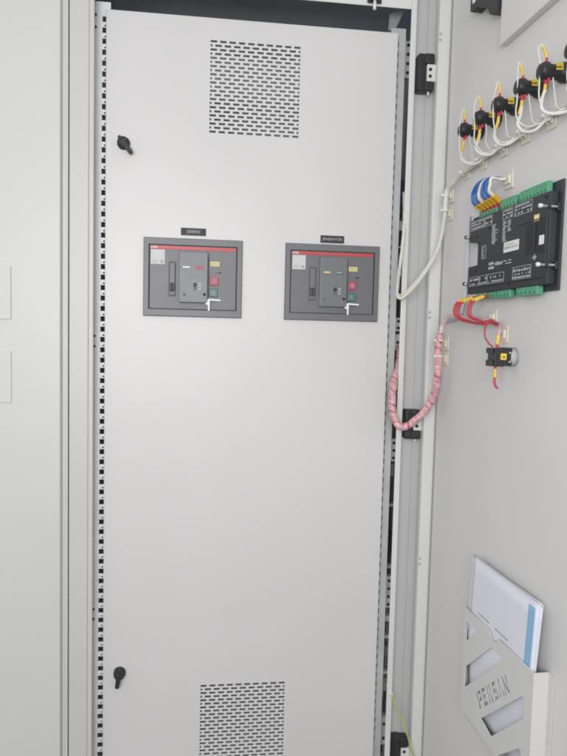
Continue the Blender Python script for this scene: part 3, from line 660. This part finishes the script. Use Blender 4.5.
m = MB(); m.tube([D(ks, .0385, kz-.0180), D(ks, .0385, kz-.0235)], .0026, 10); m.build('ferrule', M_FERR, t)
t = thing('wire', 'thin red wire running down the door behind the key switch', 'wire', D(ks, .01, kz))
m = MB(); m.tube([D(.318, .0085, 1.348), D(.352, .0150, 1.330), D(.369, .0180, 1.300), D(.372, .0180, 1.262), D(.370, .0180, 1.235)], .0013, 8); m.build('conductor', M_PINK, t)

# pink spiral-wrapped cable
t = thing('cable', 'pink spiral wrapped cable looping from the open door into the hinge gap', 'cable', D(.03, 0, 1.29))
pk = [D(.310, .0100, 1.352), D(.27, .014, 1.353), D(.21, .019, 1.358), D(.15, .021, 1.3645), D(.115, .023, 1.3620), D(.101, .028, 1.345), D(.099, .031, 1.325), W(.7863, -.1275, 1.3050), W(.7881, -.1250, 1.2722), W(.7908, -.1200, 1.2341), W(.7915, -.1120, 1.2001), W(.7873, -.1000, 1.1676), W(.7740, -.0880, 1.1369), W(.7532, -.0780, 1.1120), W(.7312, -.0700, 1.0959), W(.7147, -.0640, 1.0999), W(.7035, -.0600, 1.1253), W(.7010, -.0550, 1.1560), W(.7045, -.0460, 1.1860), W(.7150, -.0260, 1.2130), W(.7290, -.004, 1.2350), W(.7380, .015, 1.2600), W(.745, .04, 1.29)]
m = MB(); m.tube(pk[6:], .0092, 20, 18, spiral=(.0165, .14, .18)); m.build('wrap', M_PINK, t)
m = MB(); m.tube(pk[6:], .0083, 12, 12); m.build('core', mat('core_red', (.40, .09, .12), .45, var=.2, scale=90), t)
m = MB(); m.tube(pk[:7], .0056, 12, 10, spiral=(.010, .12, .3)); m.build('sleeve', mat('clear_wrap', (.60, .47, .46), .35, var=.2, scale=120), t)
tie(.0975, .0315, 1.309, .0082, True, M_WHITE, t); tie(.0960, .0305, 1.272, .0082, True, M_WHITE, t)

# ------------------------------------------------------------------ box and clamp at the top of the door
t = thing('cover_box', 'shallow pale box at the top of the open door above the lamp blocks', 'cover', D(.45, 0, 1.88))
m = MB()
tmp = bmesh.new()
A = [(.294, 1.8960), (.70, 1.8960), (.70, 2.16), (.294, 2.16)]
m.prism(A, .0005, .0150, D, bev=.0020); m.build('cover', M_DOOR, t)
t = thing('clamp', 'black plastic clamp at the upper edge of the open door', 'clamp', D(.2, 0, 2.0))
m = MB()
m.prism([(.1660, 2.0220), (.1790, 2.0150), (.2000, 2.0180), (.2500, 1.9900), (.2600, 1.9720), (.2740, 1.9640), (.2920, 1.9640), (.2925, 2.10), (.1660, 2.10)], .0005, .0220, D, bev=.0015)
m.build('body', M_BLACK, t)
m = MB(); m.lathe([(0, .0001), (0, .005), (.004, .005), (.004, 0)], D(.187, .022, 2.034), DNRM, 14); m.build('screw', M_STEEL, t)

# ------------------------------------------------------------------ document pocket
pk_ = thing('document_pocket', 'grey sheet metal document pocket with slanted cut-outs on the open door', 'pocket', D(.42, 0, .45))
PO = .0300
# lettering cut through the sheet, running up the slanted band between two windows
ux, uz = .1172, .1048; ul = math.hypot(ux, uz); ux /= ul; uz /= ul
vx, vz = .0190, -.0236; vl = math.hypot(vx, vz)
def TXT(u, v): return (.3696 + ux*u*.152 - .0200*v, .5735 + uz*u*.152 + .0235*v)
GLY = {  # stencil letters on a 1 x 1 cell, one list per cut
 'P': [[(0, 0), (.3, 0), (.3, 1), (0, 1)], [(.36, 1), (.84, 1), (.96, .88), (.96, .52), (.84, .40), (.36, .40), (.36, .58), (.68, .58), (.68, .82), (.36, .82)]],
 'E': [[(0, 0), (.9, 0), (.9, .2), (.3, .2), (.3, .4), (.78, .4), (.78, .6), (.3, .6), (.3, .8), (.9, .8), (.9, 1), (0, 1)]],
 'K': [[(0, 0), (.3, 0), (.3, 1), (0, 1)], [(.36, .5), (.62, 1), (.96, 1), (.64, .5), (.98, 0), (.64, 0)]],
 'S': [[(.05, 0), (.84, 0), (.96, .12), (.96, .48), (.84, .6), (.34, .6), (.34, .8), (.92, .8), (.92, 1), (.16, 1), (.04, .9), (.04, .52), (.16, .4), (.66, .4), (.66, .2), (.05, .2)]],
 'A': [[(0, 0), (.3, 0), (.56, 1), (.30, 1)], [(.62, .96), (1.0, 0), (.70, 0), (.5, .62)]],
 'N': [[(0, 0), (.26, 0), (.26, .58), (.68, 0), (.94, 0), (.94, 1), (.68, 1), (.68, .42), (.26, 1), (0, 1)]],
}
holes = []
word = 'PEKSAN'
for k, ch in enumerate(word):
    for poly in GLY[ch]: holes.append([TXT((k + p[0]*.90)/len(word), p[1]) for p in poly])
holes += [[(.2945, .7200), (.3480, .7235), (.2985, .6800)],
          [(.2985, .6240), (.4020, .7170), (.4060, .7195), (.4480, .7225), (.4500, .7175), (.3340, .6105), (.3030, .5820), (.2990, .5830)],
          [(.3750, .5580), (.3770, .5590), (.5200, .6885), (.5260, .6860), (.5260, .6530), (.5230, .6480), (.4205, .5500), (.4150, .5490)],
          [(.4450, .5280), (.5180, .5920), (.5250, .5900), (.5250, .5560), (.4950, .5280)]]
outer = [(.2850, .7490), (.3960, .7480), (.3985, .7400), (.4050, .7365), (.4180, .7365), (.4270, .7400), (.4300, .7480), (.5500, .7480), (.5500, .4500), (.5100, .4300), (.2960, .5240), (.2850, .5400)]
outer = [(.2850, .7490), (.3960, .7485), (.3985, .7405), (.4050, .7365), (.4180, .7365), (.4270, .7405), (.4300, .7485), (.5500, .7485), (.5500, .5210), (.2960, .5240), (.2850, .5350)]
cu = bpy.data.curves.new('pocket_outline', 'CURVE'); cu.dimensions = '2D'; cu.fill_mode = 'BOTH'; cu.extrude = .0008
for poly in [outer] + holes:
    sp = cu.splines.new('POLY'); sp.points.add(len(poly)-1); sp.use_cyclic_u = True
    for p_, c_ in zip(sp.points, poly): p_.co = (c_[0], c_[1], 0, 1)
tmpo = bpy.data.objects.new('pocket_outline', cu); COL.objects.link(tmpo)
dg = bpy.context.evaluated_depsgraph_get(); dg.update()
me = bpy.data.meshes.new_from_object(tmpo.evaluated_get(dg))
bpy.data.objects.remove(tmpo); bpy.data.curves.remove(cu)
for v in me.vertices: v.co = D(v.co.x, PO + v.co.z, v.co.y)
me.materials.clear(); me.materials.append(M_POCKET); me.name = 'front_sheet'
o = bpy.data.objects.new('front_sheet', me); COL.objects.link(o); attach(o, pk_)
m = MB(); m.box((.5505, .0012, .5205), (.5525, .0308, .7480), F=D, bev=.0004); m.box((.5530, .0005, .5205), (.5660, .0020, .7480), F=D, bev=.0004)
m.build('side_wall', M_POCKSIDE, pk_)
m = MB(); m.box((.2830, .0012, .5350), (.2846, .0300, .7485), F=D, bev=.0004); m.box((.2700, .0005, .5350), (.2828, .0018, .7485), F=D, bev=.0004)
m.build('side_wall', M_POCKET, pk_)
m = MB(); m.box((.2965, .0012, .5192), (.5500, .0300, .5208), F=D); m.build('bottom_wall', M_POCKET, pk_)

# papers standing in the pocket
def paper_sheet(name, s0, s1, z0, z1, o, tilt, curl, m, par, th=.0005):
    bm = bmesh.new(); N, K = 14, 14; grid = []
    for side in (0, 1):
        g = []
        for i in range(N+1):
            row = []
            for k in range(K+1):
                u, v = i/N, k/K; s = s0 + (s1-s0)*u; z = z0 + (z1-z0)*v
                oo = o - max(0, .70-z)*.075 - max(0, z-.70)*.03 + curl*max(0, u-.6)**2*max(0, v-.4)*8 + (.0006*math.sin(u*7 + tilt*300)*v if tilt else 0) - side*th
                row.append(bm.verts.new(D(s + (z-z0)*.018 + (z-z0)*tilt, oo, z - (s-s0)*tilt)))
            g.append(row)
        grid.append(g)
    for g in grid:
        for i in range(N):
            for k in range(K):
                f = bm.faces.new((g[i][k], g[i+1][k], g[i+1][k+1], g[i][k+1])); f.smooth = True
    A, B = grid
    for i in range(N):
        bm.faces.new((A[i][0], A[i+1][0], B[i+1][0], B[i][0])); bm.faces.new((A[i][K], A[i+1][K], B[i+1][K], B[i][K]))
        bm.faces.new((A[0][i], A[0][i+1], B[0][i+1], B[0][i])); bm.faces.new((A[N][i], A[N][i+1], B[N][i+1], B[N][i]))
    mm = MB(); mm.bm.free(); mm.bm = bm
    return mm.build(name, m, par)
t = thing('document', 'white paper sheets with a blue band along one edge, standing in the pocket', 'document', D(.41, .02, .53))
paper_sheet('sheet', .2905, .5395, .531, .8605, .0248, .004, -.004, M_PAPER, t)
paper_sheet('sheet', .2880, .5385, .531, .8618, .0263, -.003, -.002, M_PAPER, t)
fs = paper_sheet('sheet', .2900, .5400, .531, .8600, .0281, 0, 0, M_PAPER, t)
paper_sheet('blue_band', .5125, .5330, .700, .8545, .02845, 0, 0, M_CYAN, fs, .0002)
paper_sheet('binding_strip', .2920, .3010, .700, .8590, .02845, 0, 0, M_PAPER2, fs, .0002)
m = MB(); PF = lambda s, o, z: D(s + (z-.53)*.018, o - max(0, z-.70)*.03, z)
m.box((.3330, .0280, .7570), (.3790, .02865, .7580), F=PF); m.build('print', M_INK, fs)
m = MB(); m.box((.4030, .0280, .7570), (.4520, .02865, .7580), F=PF); m.build('print', M_INK, fs)
t = thing('document', 'plain white plastic sleeve behind the blue banded sheets in the pocket', 'document', D(.40, .01, .53))
paper_sheet('sleeve', .2810, .5310, .531, .8610, .0205, -.004, -.006, M_PAPER2, t)
paper_sheet('sleeve', .2800, .5290, .531, .8595, .0190, .003, -.008, M_PAPER2, t)

# earth wire near the bottom hinge
t = thing('earth_wire', 'thin green and yellow earth wire crossing the lower hinge', 'wire', (.75, -.03, .3))
m = MB(); m.tube([W(.733, .02, .395), W(.7330, -.034, .392), W(.7380, -.050, .378), W(.7590, -.064, .330), W(.7790, -.070, .270), W(.7980, -.072, .205), W(.806, -.07, .15)], .0023, 10)
m.build('conductor', M_EARTH, t)
m = MB(); m.tube([W(.7325, -.0250, .3935), W(.7327, -.0360, .3925)], .0050, 12); m.build('lug', M_STEEL, t)
